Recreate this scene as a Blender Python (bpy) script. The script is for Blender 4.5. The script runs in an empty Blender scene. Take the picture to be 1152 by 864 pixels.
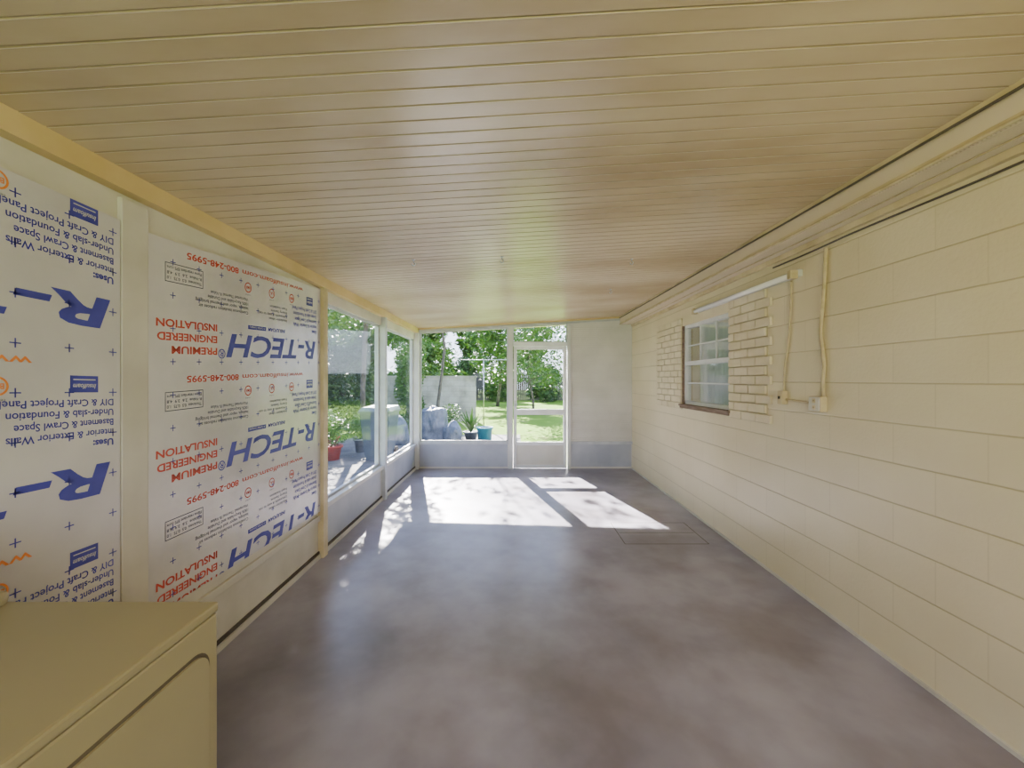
import bpy, bmesh, math, random
from mathutils import Vector, Matrix, noise as mnoise
R = random.Random(7)
S = bpy.context.scene
COL = S.collection

# ------------------------------------------------------------------ materials
def newmat(name):
    m = bpy.data.materials.new(name); m.use_nodes = True
    nt = m.node_tree; b = nt.nodes['Principled BSDF']
    return m, nt, b
def noisy(name, c1, c2, scale=3.0, rough=0.7, bump=0.0, bscale=40.0, metal=0.0, stretch=(1,1,1), detail=6, lo=0.35, hi=0.65, spec=0.5):
    m, nt, b = newmat(name)
    g = nt.nodes.new('ShaderNodeNewGeometry')
    mp = nt.nodes.new('ShaderNodeMapping'); mp.inputs['Scale'].default_value = stretch
    n = nt.nodes.new('ShaderNodeTexNoise'); n.inputs['Scale'].default_value = scale; n.inputs['Detail'].default_value = detail
    r = nt.nodes.new('ShaderNodeValToRGB')
    r.color_ramp.elements[0].position = lo; r.color_ramp.elements[1].position = hi
    r.color_ramp.elements[0].color = (*c1, 1); r.color_ramp.elements[1].color = (*c2, 1)
    L = nt.links.new
    L(g.outputs['Position'], mp.inputs['Vector']); L(mp.outputs[0], n.inputs['Vector'])
    L(n.outputs['Fac'], r.inputs['Fac']); L(r.outputs['Color'], b.inputs['Base Color'])
    b.inputs['Roughness'].default_value = rough; b.inputs['Metallic'].default_value = metal
    b.inputs['Specular IOR Level'].default_value = spec
    if bump > 0:
        n2 = nt.nodes.new('ShaderNodeTexNoise'); n2.inputs['Scale'].default_value = bscale; n2.inputs['Detail'].default_value = 4
        L(g.outputs['Position'], n2.inputs['Vector'])
        bp = nt.nodes.new('ShaderNodeBump'); bp.inputs['Strength'].default_value = bump; bp.inputs['Distance'].default_value = 0.01
        L(n2.outputs['Fac'], bp.inputs['Height']); L(bp.outputs['Normal'], b.inputs['Normal'])
    return m

M_white = noisy('painted_white', (.50,.47,.38), (.63,.60,.50), 2.5, .55, .08)
M_whitecool = noisy('painted_white_far', (.48,.48,.45), (.58,.58,.54), 2.5, .5, .05)
M_panel = noisy('cream_panel_paint', (.53,.51,.44), (.61,.59,.52), 2.5, .5, .05)
M_kick = noisy('kick_panel_light_cast', (.31,.33,.37), (.40,.42,.45), 2.5, .5, .05)  # bluish light falling on the low panels, mixed into their colour
M_cream = noisy('painted_cream_trim', (.48,.38,.20), (.68,.57,.35), 5, .55, .15, detail=10)
M_amber = noisy('amber_beam_paint', (.58,.42,.17), (.68,.52,.25), 3, .6, .1)
M_dark = noisy('dark_gap', (.05,.04,.03), (.09,.07,.05), 8, .9)
M_alu = noisy('white_aluminium', (.60,.61,.60), (.70,.71,.69), 6, .4)
M_alug = noisy('grey_aluminium', (.38,.40,.41), (.48,.50,.51), 6, .4)
M_brown = noisy('brown_wood', (.13,.08,.05), (.22,.15,.10), 6, .6, .2, 30, stretch=(8,1,8))
M_appl = noisy('enamel_cream', (.265,.23,.12), (.305,.265,.145), 1.5, .42)
M_applgap = noisy('enamel_gap', (.08,.065,.04), (.11,.09,.055), 5, .7)
M_foil = noisy('board_film', (.50,.485,.48), (.62,.605,.59), 2.0, .22, .40, 6, spec=.8)
M_blue = noisy('ink_navy', (.04,.045,.30), (.055,.06,.37), 12, .5)
M_red = noisy('ink_red', (.50,.05,.025), (.56,.07,.035), 12, .5)
M_orange = noisy('ink_orange', (.70,.20,.03), (.76,.25,.04), 12, .5)
M_grey = noisy('ink_grey', (.09,.10,.15), (.14,.15,.20), 12, .5)
M_tube = noisy('tube_glass', (.82,.82,.80), (.88,.88,.86), 3, .25)
M_cable = noisy('cable_jacket', (.46,.37,.20), (.58,.48,.29), 20, .6)
M_black = noisy('black_cable', (.06,.05,.04), (.10,.08,.06), 20, .6)
M_brickp = noisy('painted_brick', (.63,.545,.35), (.71,.63,.44), 5, .65, .3, 60)
M_mortar = noisy('painted_mortar', (.46,.39,.24), (.54,.47,.31), 8, .8, .3, 60)
M_curtain = noisy('curtain_cloth', (.68,.72,.77), (.78,.81,.84), 2, .9)
M_steel = noisy('steel', (.35,.35,.34), (.5,.5,.48), 20, .35, metal=.9)
M_bark = noisy('bark', (.055,.045,.035), (.13,.11,.085), 10, .9, .5, 30)
M_lf1 = noisy('leaf_green', (.028,.09,.008), (.105,.20,.022), 2.5, .55)
M_lf2 = noisy('leaf_dark_green', (.018,.055,.008), (.055,.12,.018), 2.5, .55)
M_lf3 = noisy('leaf_olive', (.07,.12,.012), (.18,.23,.035), 2.5, .55)
M_fence = noisy('weathered_fence', (.09,.07,.06), (.17,.145,.12), 3, .85, .2, 30, stretch=(6,6,.6))
M_fenceg = noisy('grey_fence', (.12,.14,.17), (.20,.22,.25), 3, .8, .2, 30, stretch=(6,6,.6))
M_patio = noisy('patio_slab', (.07,.066,.062), (.16,.15,.138), 3, .85, .2, 20, detail=10)
M_bin = noisy('bin_plastic', (.03,.045,.07), (.045,.065,.095), 4, .45)
M_binlid = noisy('bin_lid_plastic', (.045,.065,.095), (.065,.09,.125), 4, .45)
M_teal = noisy('teal_plastic', (.015,.13,.20), (.03,.18,.26), 4, .4)
M_redp = noisy('red_clay', (.34,.03,.015), (.42,.05,.025), 6, .7)
M_bag = noisy('bag_grey', (.05,.065,.09), (.14,.16,.205), 5, .5, .4, 12)

def mat_block():
    m, nt, b = newmat('grey_masonry'); L = nt.links.new
    g = nt.nodes.new('ShaderNodeNewGeometry'); sp = nt.nodes.new('ShaderNodeSeparateXYZ'); cb = nt.nodes.new('ShaderNodeCombineXYZ')
    L(g.outputs['Position'], sp.inputs[0]); L(sp.outputs[0], cb.inputs[0]); L(sp.outputs[2], cb.inputs[1])
    br = nt.nodes.new('ShaderNodeTexBrick'); L(cb.outputs[0], br.inputs['Vector'])
    br.inputs['Scale'].default_value = 1; br.inputs['Brick Width'].default_value = .4; br.inputs['Row Height'].default_value = .2; br.inputs['Mortar Size'].default_value = .006
    br.inputs['Color1'].default_value = (.42,.385,.34,1); br.inputs['Color2'].default_value = (.47,.435,.385,1); br.inputs['Mortar'].default_value = (.30,.275,.25,1)
    n = nt.nodes.new('ShaderNodeTexNoise'); n.inputs['Scale'].default_value = 1.5; n.inputs['Detail'].default_value = 10; L(g.outputs['Position'], n.inputs['Vector'])
    r = nt.nodes.new('ShaderNodeValToRGB'); r.color_ramp.elements[0].position=.35; r.color_ramp.elements[1].position=.6
    r.color_ramp.elements[0].color=(.5,.48,.44,1); r.color_ramp.elements[1].color=(1,1,1,1); L(n.outputs['Fac'], r.inputs[0])
    x = nt.nodes.new('ShaderNodeMixRGB'); x.blend_type='MULTIPLY'; x.inputs[0].default_value=1
    L(br.outputs['Color'], x.inputs[1]); L(r.outputs[0], x.inputs[2]); L(x.outputs[0], b.inputs['Base Color']); b.inputs['Roughness'].default_value=.9
    return m
M_block = mat_block()

def mat_concrete():
    m, nt, b = newmat('stained_concrete'); L = nt.links.new
    g = nt.nodes.new('ShaderNodeNewGeometry')
    def noise(sc, det, rough=.5, off=(0,0,0)):
        mp = nt.nodes.new('ShaderNodeMapping'); mp.inputs['Location'].default_value = off; mp.inputs['Rotation'].default_value = (.9, .5, .3)
        L(g.outputs['Position'], mp.inputs['Vector'])
        n = nt.nodes.new('ShaderNodeTexNoise'); n.inputs['Scale'].default_value = sc
        n.inputs['Detail'].default_value = det; n.inputs['Roughness'].default_value = rough
        L(mp.outputs[0], n.inputs['Vector']); return n
    def ramp(n, p0, c0, p1, c1):
        r = nt.nodes.new('ShaderNodeValToRGB'); r.color_ramp.interpolation = 'EASE'
        r.color_ramp.elements[0].position = p0; r.color_ramp.elements[1].position = p1
        r.color_ramp.elements[0].color = (*c0, 1); r.color_ramp.elements[1].color = (*c1, 1)
        L(n.outputs['Fac'], r.inputs['Fac']); return r
    def mix(kind, fac, a, bb):
        x = nt.nodes.new('ShaderNodeMixRGB'); x.blend_type = kind
        if isinstance(fac, float): x.inputs[0].default_value = fac
        else: L(fac, x.inputs[0])
        L(a, x.inputs[1]); L(bb, x.inputs[2]); return x
    r1 = ramp(noise(1.0, 4, .5, (3.3,7.7,1.4)), .34, (.205,.188,.222), .66, (.305,.288,.335))
    r2 = ramp(noise(2.3, 4, .5, (11.3,2.7,5.4)), .32, (.76,.70,.65), .62, (1,1,1))
    r3 = ramp(noise(7, 3, .5, (1.3,9.7,8.4)), .3, (.89,.88,.88), .70, (1.04,1.04,1.04))
    r4 = ramp(noise(1.5, 5, .5, (6.3,4.7,2.4)), .48, (0,0,0), .72, (1,1,1))
    a = mix('MULTIPLY', .85, r1.outputs[0], r2.outputs[0])
    c = mix('MULTIPLY', 1.0, a.outputs[0], r3.outputs[0])
    lite = nt.nodes.new('ShaderNodeRGB'); lite.outputs[0].default_value = (.39,.37,.42,1)
    rf = nt.nodes.new('ShaderNodeMath'); rf.operation = 'MULTIPLY'; rf.inputs[1].default_value = .55
    L(r4.outputs[0], rf.inputs[0])
    d = mix('MIX', rf.outputs[0], c.outputs[0], lite.outputs[0])
    L(d.outputs[0], b.inputs['Base Color'])
    b.inputs['Roughness'].default_value = .31
    return m
M_conc = mat_concrete()

def mat_block_wall():
    m, nt, b = newmat('painted_block_wall'); L = nt.links.new
    g = nt.nodes.new('ShaderNodeNewGeometry')
    sp = nt.nodes.new('ShaderNodeSeparateXYZ'); cb = nt.nodes.new('ShaderNodeCombineXYZ')
    L(g.outputs['Position'], sp.inputs[0]); L(sp.outputs[1], cb.inputs[0]); L(sp.outputs[2], cb.inputs[1])
    br = nt.nodes.new('ShaderNodeTexBrick'); L(cb.outputs[0], br.inputs['Vector'])
    br.inputs['Scale'].default_value = 1; br.inputs['Brick Width'].default_value = .406; br.inputs['Row Height'].default_value = .2032
    br.inputs['Mortar Size'].default_value = .005; br.inputs['Mortar Smooth'].default_value = .9; br.offset = .5
    br.inputs['Color1'].default_value = (1,1,1,1); br.inputs['Color2'].default_value = (.90,.90,.90,1); br.inputs['Mortar'].default_value = (.70,.68,.60,1)
    br2 = nt.nodes.new('ShaderNodeTexBrick'); L(cb.outputs[0], br2.inputs['Vector'])
    br2.inputs['Scale'].default_value = 1; br2.inputs['Brick Width'].default_value = 60; br2.inputs['Row Height'].default_value = .2032
    br2.inputs['Mortar Size'].default_value = .006; br2.inputs['Mortar Smooth'].default_value = .9
    br2.inputs['Color1'].default_value = (1,1,1,1); br2.inputs['Color2'].default_value = (1,1,1,1); br2.inputs['Mortar'].default_value = (.70,.67,.58,1)
    n = nt.nodes.new('ShaderNodeTexNoise'); n.inputs['Scale'].default_value = 1.2; n.inputs['Detail'].default_value = 7
    L(g.outputs['Position'], n.inputs['Vector'])
    r = nt.nodes.new('ShaderNodeValToRGB'); r.color_ramp.elements[0].position = .3; r.color_ramp.elements[1].position = .7
    r.color_ramp.elements[0].color = (.65,.56,.345,1); r.color_ramp.elements[1].color = (.74,.66,.45,1)
    L(n.outputs['Fac'], r.inputs[0])
    m1 = nt.nodes.new('ShaderNodeMixRGB'); m1.blend_type = 'MULTIPLY'; m1.inputs[0].default_value = .36
    L(r.outputs[0], m1.inputs[1]); L(br.outputs['Color'], m1.inputs[2])
    m2 = nt.nodes.new('ShaderNodeMixRGB'); m2.blend_type = 'MULTIPLY'; m2.inputs[0].default_value = .75
    L(m1.outputs[0], m2.inputs[1]); L(br2.outputs['Color'], m2.inputs[2])
    L(m2.outputs[0], b.inputs['Base Color']); b.inputs['Roughness'].default_value = .34
    n3 = nt.nodes.new('ShaderNodeTexNoise'); n3.inputs['Scale'].default_value = 55; L(g.outputs['Position'], n3.inputs['Vector'])
    mm = nt.nodes.new('ShaderNodeMath'); mm.operation = 'MULTIPLY_ADD'; mm.inputs[1].default_value = -2.5
    L(br2.outputs['Fac'], mm.inputs[0]); L(n3.outputs['Fac'], mm.inputs[2])
    bp = nt.nodes.new('ShaderNodeBump'); bp.inputs['Strength'].default_value = .3; bp.inputs['Distance'].default_value = .004
    L(mm.outputs[0], bp.inputs['Height']); L(bp.outputs[0], b.inputs['Normal'])
    return m
M_bw = mat_block_wall()
M_ceil = noisy('ceiling_panel_paint', (.45,.33,.195), (.66,.53,.36), 1.0, .27, .03, 20, detail=12, lo=.34, hi=.60, stretch=(.6,1.6,1))
M_groove = noisy('ceiling_groove', (.38,.29,.18), (.50,.39,.25), 4, .5)
M_bead = noisy('ceiling_bead_highlight', (.67,.57,.43), (.77,.67,.53), 4, .4)  # highlight along each groove, put into the bead colour

def mat_perf():
    m, nt, b = newmat('perforated_soffit'); L = nt.links.new
    g = nt.nodes.new('ShaderNodeNewGeometry')
    v = nt.nodes.new('ShaderNodeTexVoronoi'); v.inputs['Scale'].default_value = 70; v.inputs['Randomness'].default_value = 0
    L(g.outputs['Position'], v.inputs['Vector'])
    r = nt.nodes.new('ShaderNodeValToRGB'); r.color_ramp.elements[0].position = .16; r.color_ramp.elements[1].position = .30
    r.color_ramp.elements[0].color = (.46,.37,.24,1); r.color_ramp.elements[1].color = (.66,.56,.40,1)
    L(v.outputs['Distance'], r.inputs[0]); L(r.outputs[0], b.inputs['Base Color'])
    return m
M_perf = mat_perf()

def mat_grass():
    m, nt, b = newmat('lawn_grass'); L = nt.links.new
    g = nt.nodes.new('ShaderNodeNewGeometry')
    mp = nt.nodes.new('ShaderNodeMapping'); mp.inputs['Rotation'].default_value = (.7,.4,.3); L(g.outputs['Position'], mp.inputs['Vector'])
    n = nt.nodes.new('ShaderNodeTexNoise'); n.inputs['Scale'].default_value = .8; n.inputs['Detail'].default_value = 12; n.inputs['Roughness'].default_value = .75
    L(mp.outputs[0], n.inputs['Vector'])
    r = nt.nodes.new('ShaderNodeValToRGB'); e = r.color_ramp.elements
    e[0].position = .34; e[0].color = (.19,.20,.06,1); e[1].position = .60; e[1].color = (.15,.26,.025,1)
    x = e.new(.45); x.color = (.11,.21,.018,1)
    L(n.outputs['Fac'], r.inputs[0]); L(r.outputs[0], b.inputs['Base Color']); b.inputs['Roughness'].default_value = 1; b.inputs['Specular IOR Level'].default_value = .1
    return m
M_grass = mat_grass()

def mat_screen(name, haze, col, gloss=0.0):
    m = bpy.data.materials.new(name); m.use_nodes = True; nt = m.node_tree; nt.nodes.clear(); L = nt.links.new
    o = nt.nodes.new('ShaderNodeOutputMaterial'); t = nt.nodes.new('ShaderNodeBsdfTransparent')
    d = nt.nodes.new('ShaderNodeBsdfDiffuse'); d.inputs[0].default_value = (*col, 1)
    mx = nt.nodes.new('ShaderNodeMixShader'); mx.inputs[0].default_value = haze
    L(t.outputs[0], mx.inputs[1]); L(d.outputs[0], mx.inputs[2])
    if gloss > 0:
        gl = nt.nodes.new('ShaderNodeBsdfGlossy'); gl.inputs['Roughness'].default_value = .05
        m2 = nt.nodes.new('ShaderNodeMixShader'); m2.inputs[0].default_value = gloss
        L(mx.outputs[0], m2.inputs[1]); L(gl.outputs[0], m2.inputs[2]); L(m2.outputs[0], o.inputs[0])
    else: L(mx.outputs[0], o.inputs[0])
    return m
M_screen = mat_screen('insect_screen_mesh', .08, (.08,.08,.08))
M_vinyl = mat_screen('clear_glazing', .07, (.10,.15,.26), .06)
M_glass = mat_screen('window_glass', .03, (.6,.7,.8), .25)

# ------------------------------------------------------------------ geometry helpers
def finish(name, bm, mats, origin=None, smooth=False, parent=None):
    me = bpy.data.meshes.new(name)
    if origin is None:
        xs = [v.co for v in bm.verts]
        mn = Vector((min(v.x for v in xs), min(v.y for v in xs), min(v.z for v in xs)))
        mx = Vector((max(v.x for v in xs), max(v.y for v in xs), max(v.z for v in xs)))
        origin = Vector(((mn.x+mx.x)/2, (mn.y+mx.y)/2, mn.z))
    origin = Vector(origin)
    bmesh.ops.translate(bm, verts=bm.verts, vec=-origin)
    bm.to_mesh(me); bm.free()
    if not isinstance(mats, (list, tuple)): mats = [mats]
    for m in mats: me.materials.append(m)
    if smooth:
        for p in me.polygons: p.use_smooth = True
    ob = bpy.data.objects.new(name, me); COL.objects.link(ob)
    ob.location = origin
    if parent is not None:
        ob.parent = parent; ob.location = origin - parent.location
    return ob
def abox(bm, x0, x1, y0, y1, z0, z1, mi=0, bev=0.0):
    c = [(x0,y0,z0),(x1,y0,z0),(x1,y1,z0),(x0,y1,z0),(x0,y0,z1),(x1,y0,z1),(x1,y1,z1),(x0,y1,z1)]
    return ahex(bm, c, mi, bev)
def ahex(bm, c, mi=0, bev=0.0):
    vs = [bm.verts.new(p) for p in c]
    fs = [bm.faces.new([vs[i] for i in f]) for f in ((3,2,1,0),(4,5,6,7),(0,1,5,4),(1,2,6,5),(2,3,7,6),(3,0,4,7))]
    for f in fs: f.material_index = mi
    if bev > 0:
        es = list({e for f in fs for e in f.edges})
        r = bmesh.ops.bevel(bm, geom=es, offset=bev, segments=2, affect='EDGES', profile=.6)
        for f in r['faces']: f.material_index = mi
    return vs
def boxes(name, lst, mats, bev=0.0, **k):
    bm = bmesh.new()
    for b in lst:
        mi = b[6] if len(b) > 6 else 0
        abox(bm, *b[:6], mi=mi, bev=bev)
    return finish(name, bm, mats, **k)
def tube(bm, pts, rad, seg=8, mi=0):
    pts = [Vector(p) for p in pts]
    if not isinstance(rad, (list, tuple)): rad = [rad]*len(pts)
    rings = []
    for i, p in enumerate(pts):
        d = (pts[min(i+1, len(pts)-1)] - pts[max(i-1, 0)]).normalized()
        a = d.orthogonal().normalized() if i == 0 else (rings_a - d*rings_a.dot(d)).normalized()
        rings_a = a
        b = d.cross(a)
        rings.append([bm.verts.new(p + (a*math.cos(2*math.pi*k/seg) + b*math.sin(2*math.pi*k/seg))*rad[i]) for k in range(seg)])
    for i in range(len(rings)-1):
        for k in range(seg):
            f = bm.faces.new((rings[i][k], rings[i][(k+1)%seg], rings[i+1][(k+1)%seg], rings[i+1][k])); f.material_index = mi; f.smooth = True
    f = bm.faces.new(rings[0][::-1]); f.material_index = mi
    f = bm.faces.new(rings[-1]); f.material_index = mi
def lathe(bm, cx, cy, prof, seg=20, mi=0):
    rings = [[bm.verts.new((cx+r*math.cos(2*math.pi*k/seg), cy+r*math.sin(2*math.pi*k/seg), z)) for k in range(seg)] for r, z in prof]
    for i in range(len(rings)-1):
        for k in range(seg):
            f = bm.faces.new((rings[i][k], rings[i][(k+1)%seg], rings[i+1][(k+1)%seg], rings[i+1][k])); f.smooth = True; f.material_index = mi
    bm.faces.new(rings[0][::-1]).material_index = mi; bm.faces.new(rings[-1]).material_index = mi
def struct(o): o['kind'] = 'structure'; return o
def tag(o, label, cat, group=None):
    o['label'] = label; o['category'] = cat
    if group: o['group'] = group
    return o

# ------------------------------------------------------------------ dimensions (metres)
XL, XR, YB, YF = -1.57, 1.93, 6.48, -1.8
CH = 1.44
def cz(x): return 2.26 + (x - XL) * 0.0576        # sloping ceiling underside

# floor
bm = bmesh.new(); abox(bm, XL-.12, XR+.2, YF, YB+.12, -.10, 0)
struct(finish('floor', bm, M_conc))
bm = bmesh.new()
for a in ((.98,1.72,4.02,4.026),(.98,1.72,3.50,3.506),(.98,.986,3.50,4.02),(1.714,1.72,3.50,4.02),(1.0,1.7,3.76,3.765)):
    abox(bm, a[0], a[1], a[2], a[3], -.001, .0012)
struct(finish('trim_22', bm, M_applgap))
# ground outside
bm = bmesh.new()
nx, ny = 40, 40
G = [[bm.verts.new((-40+80*i/nx, -15+75*j/ny, -.12)) for j in range(ny+1)] for i in range(nx+1)]
for i in range(nx):
    for j in range(ny): bm.faces.new((G[i][j], G[i+1][j], G[i+1][j+1], G[i][j+1]))
struct(finish('ground', bm, M_grass))
bm = bmesh.new(); abox(bm, -4.3, .2, 6.62, 11.3, -.20, -.112, bev=.005); abox(bm, -4.3, -1.72, 2.5, 6.61, -.20, -.112, bev=.005)
struct(finish('patio', bm, M_patio))

# ceiling : sloping ribbed panels, ribs run across the room
bm = bmesh.new()
x0, x1 = XL-.35, XR+.22
prof = []
y = YF
pitch = .074; gi = 0
while y < 7.12:
    gd = .0038 if gi % 2 else .0020; gi += 1
    prof += [(y, 0, 0), (y+pitch-.010, 0, 1), (y+pitch-.0075, gd, 1), (y+pitch-.006, gd, 1), (y+pitch-.003, -.001, 2)]
    y += pitch
prof.append((y, 0, 0))
row0 = [bm.verts.new((x0, a, cz(x0)+b)) for a, b, c in prof]
row1 = [bm.verts.new((x1, a, cz(x1)+b)) for a, b, c in prof]
for i in range(len(prof)-1):
    f = bm.faces.new((row0[i], row0[i+1], row1[i+1], row1[i])); f.material_index = prof[i][2]
ye = prof[-1][0]
vv = abox(bm, x0, x1, YF, ye, 0, .1, 0)
for v in vv: v.co.z = cz(v.co.x) + (.03 if v.co.z < .05 else .13)
struct(finish('ceiling', bm, [M_ceil, M_groove, M_bead]))

# left wall
wl = []
ZH = 2.09
wl.append((XL-.10, XL, YF, YB+.05, 0, .385))
wl.append((XL-.10, XL, YF, 3.22, .385, 2.20))
wl.append((XL-.10, XL, 3.22, YB+.05, ZH, 2.20))
struct(boxes('wall_left', wl, M_white))
struct(boxes('trim_1', [(XL-.10, XL+.05, YF, YB, 2.185, 2.275)], M_amber))
struct(boxes('trim_2', [(XL, XL+.022, 1.585, 1.70, .10, 2.165)], M_white, bev=.003))
struct(boxes('trim_3', [(XL-.08, XL+.045, 3.225, 3.30, .0, 2.19)], M_cream, bev=.004))
struct(boxes('trim_4', [(XL-.08, XL+.05, 4.77, 4.84, .0, 2.19)], M_alug, bev=.004))
struct(boxes('trim_5', [(XL-.08, XL+.06, YB-.09, YB+.02, .0, 2.19)], M_whitecool, bev=.004))
struct(boxes('trim_6', [(XL-.07, XL+.03, 3.30, 4.77, .375, .415), (XL-.07, XL+.03, 4.84, YB-.09, .375, .415)], M_whitecool, bev=.003))
struct(boxes('trim_7', [(XL, XL+.018, 1.70, 3.225, .30, .345)], M_white, bev=.003))
struct(boxes('trim_24', [(XL, XL+.004, 4.86, YB-.10, .06, .37), (XL, XL+.004, 3.32, 4.75, .06, .37)], M_kick))
struct(boxes('baseboard_left', [(XL, XL+.022, .97, YB-.09, 0, .035), (XL, XL+.012, .97, YB-.09, .035, .055, 1)], [M_white, M_dark]))

def side_window(name, y0, y1, z0, z1):
    x = XL-.04; t = .024
    fr = boxes(name, [(x-.015,x+.015,y0,y0+t,z0,z1),(x-.015,x+.015,y1-t,y1,z0,z1),(x-.015,x+.015,y0+t,y1-t,z0,z0+t),(x-.015,x+.015,y0+t,y1-t,z1-t,z1)], M_alug)
    struct(fr)
    boxes('glazing', [(x-.002,x+.002,y0+t,y1-t,z0+t,z1-t)], M_vinyl, parent=fr)
    return fr
side_window('window_1', 3.30, 4.77, .415, ZH)
side_window('window_2', 4.84, YB-.09, .415, ZH)

# far wall; the head follows the slope of the ceiling
def zt(x): return cz(x) - .055
def slopebar(bm, xa, xb, ya, yb, za, zb):
    ahex(bm, [(xa,ya,za(xa)),(xb,ya,za(xb)),(xb,yb,za(xb)),(xa,yb,za(xa)),(xa,ya,zb(xa)),(xb,ya,zb(xb)),(xb,yb,zb(xb)),(xa,yb,zb(xa))])
bm = bmesh.new()
slopebar(bm, XL, XR, YB-.03, YB+.07, zt, lambda x: cz(x)+.02)
abox(bm, XL, -.06, YB, YB+.05, 0, .395)
slopebar(bm, .93, XR, YB, YB+.05, lambda x: 0, zt)
struct(finish('wall_back', bm, M_panel))
struct(boxes('trim_23', [(XL+.06,-.085,YB-.006,YB,.03,.392),(.94,XR-.015,YB-.006,YB,.03,.392)], M_kick))
bm = bmesh.new()
z = .45
while z < 2.32:
    d = .008
    ahex(bm, [(.95,YB-.003,z),(XR-.02,YB-.003,z),(XR-.02,YB,z),(.95,YB,z),(.95,YB-d,z+.019),(XR-.02,YB-d,z+.019),(XR-.02,YB,z+.022),(.95,YB,z+.022)])
    z += .026
struct(finish('trim_8', bm, M_panel))
struct(boxes('trim_9', [(XL+.06, -.06, YB-.02, YB+.06, .395, .43), (.93, XR, YB-.03, YB, .395, .44)], M_alug, bev=.003))
bm = bmesh.new(); slopebar(bm, -.075, .0, YB-.04, YB+.06, lambda x: 0, zt); struct(finish('trim_10', bm, M_whitecool))
bm = bmesh.new(); slopebar(bm, .88, .93, YB-.04, YB+.06, lambda x: 0, zt); struct(finish('trim_11', bm, M_whitecool))
struct(boxes('trim_12', [(.005,.875,YB-.035,YB+.055,1.985,2.04)], M_alu, bev=.003))
bm = bmesh.new(); slopebar(bm, XL+.05, XR, YB-.045, YB-.03, lambda x: zt(x)-.004, lambda x: zt(x)+.02); struct(finish('trim_13', bm, M_alug))
bm = bmesh.new(); slopebar(bm, XL, XR, YB-.055, YB-.03, lambda x: cz(x)-.02, lambda x: cz(x)+.01); struct(finish('trim_14', bm, M_amber))
def far_window(name, x0, x1, z0, t=.024):
    y = YB+.02
    bm = bmesh.new()
    slopebar(bm, x0, x0+t, y-.015, y+.015, lambda x: z0, zt); slopebar(bm, x1-t, x1, y-.015, y+.015, lambda x: z0, zt)
    abox(bm, x0+t, x1-t, y-.015, y+.015, z0, z0+t); slopebar(bm, x0+t, x1-t, y-.015, y+.015, lambda x: zt(x)-t, zt)
    fr = struct(finish(name, bm, M_alug))
    bm = bmesh.new(); slopebar(bm, x0+t, x1-t, y-.001, y+.001, lambda x: z0+t, lambda x: zt(x)-t)
    finish('insect_screen', bm, M_screen, parent=fr)
    return fr
far_window('window_3', XL+.06, -.075, .43)
far_window('window_4', .0, .88, 2.04, .016)
# screen door
y = YB+.005; s = .05
dr = boxes('door_1', [(.012,.012+s,y-.02,y+.02,.01,1.98),(.868-s,.868,y-.02,y+.02,.01,1.98),(.012+s,.868-s,y-.02,y+.02,1.925,1.98),
     (.012+s,.868-s,y-.03,y+.03,.87,.96),(.012+s,.868-s,y-.02,y+.02,.375,.43),(.012+s,.868-s,y-.02,y+.02,.01,.06)], M_alu, bev=.003)
struct(dr)
boxes('kick_panel', [(.062,.818,y-.006,y+.006,.06,.375)], M_panel, parent=dr)
boxes('insect_screen', [(.062,.818,y-.001,y+.001,.43,.87),(.062,.818,y-.001,y+.001,.96,1.925)], M_screen, parent=dr)
bm = bmesh.new(); abox(bm, .025,.05,y-.03,y-.02,.98,1.10,bev=.003); tube(bm, [(.038,y-.02,1.04),(.038,y-.06,1.04),(.075,y-.065,1.04)], .008)
finish('handle', bm, M_steel, parent=dr)

# right wall (painted block) with window opening
wy0, wy1, wz0, wz1 = 3.55, 4.55, 1.165, 2.045
T = .2
struct(boxes('wall_right', [(XR,XR+T,YF,wy0,0,2.33),(XR,XR+T,wy1,YB+.1,0,2.33),(XR,XR+T,wy0,wy1,0,wz0-.03),(XR,XR+T,wy0,wy1,wz1,2.33)], M_bw))
XB = 1.72
bm = bmesh.new()
abox(bm, XB+.03, XR+T, YF, YB-.05, 2.325, 2.36)
ahex(bm, [(XB,YF,2.335),(XB+.03,YF,2.325),(XB+.03,YB-.05,2.325),(XB,YB-.05,2.335),(XB,YF,cz(XB)+.01),(XB+.03,YF,cz(XB)+.01),(XB+.03,YB-.05,cz(XB)+.01),(XB,YB-.05,cz(XB)+.01)], 0)
struct(finish('trim_15', bm, M_perf))
struct(boxes('trim_16', [(XB-.012,XB,YF,YB-.05,cz(XB)-.022,cz(XB)+.008),(XB-.006,XB,YF,YB-.05,2.33,2.345)], M_cream, bev=.002))
struct(boxes('trim_17', [(XR-.03,XR,YF,YB-.05,2.29,2.325)], M_cream, bev=.004))
struct(boxes('baseboard_right', [(XR-.012,XR,YF,YB,0,.018)], M_white))
struct(boxes('wall_front', [(XL,XR,YF-.1,YF,0,.4),(XL,XL+.1,YF-.1,YF,.4,2.25),(XR-.1,XR,YF-.1,YF,.4,2.4)], M_white))

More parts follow.
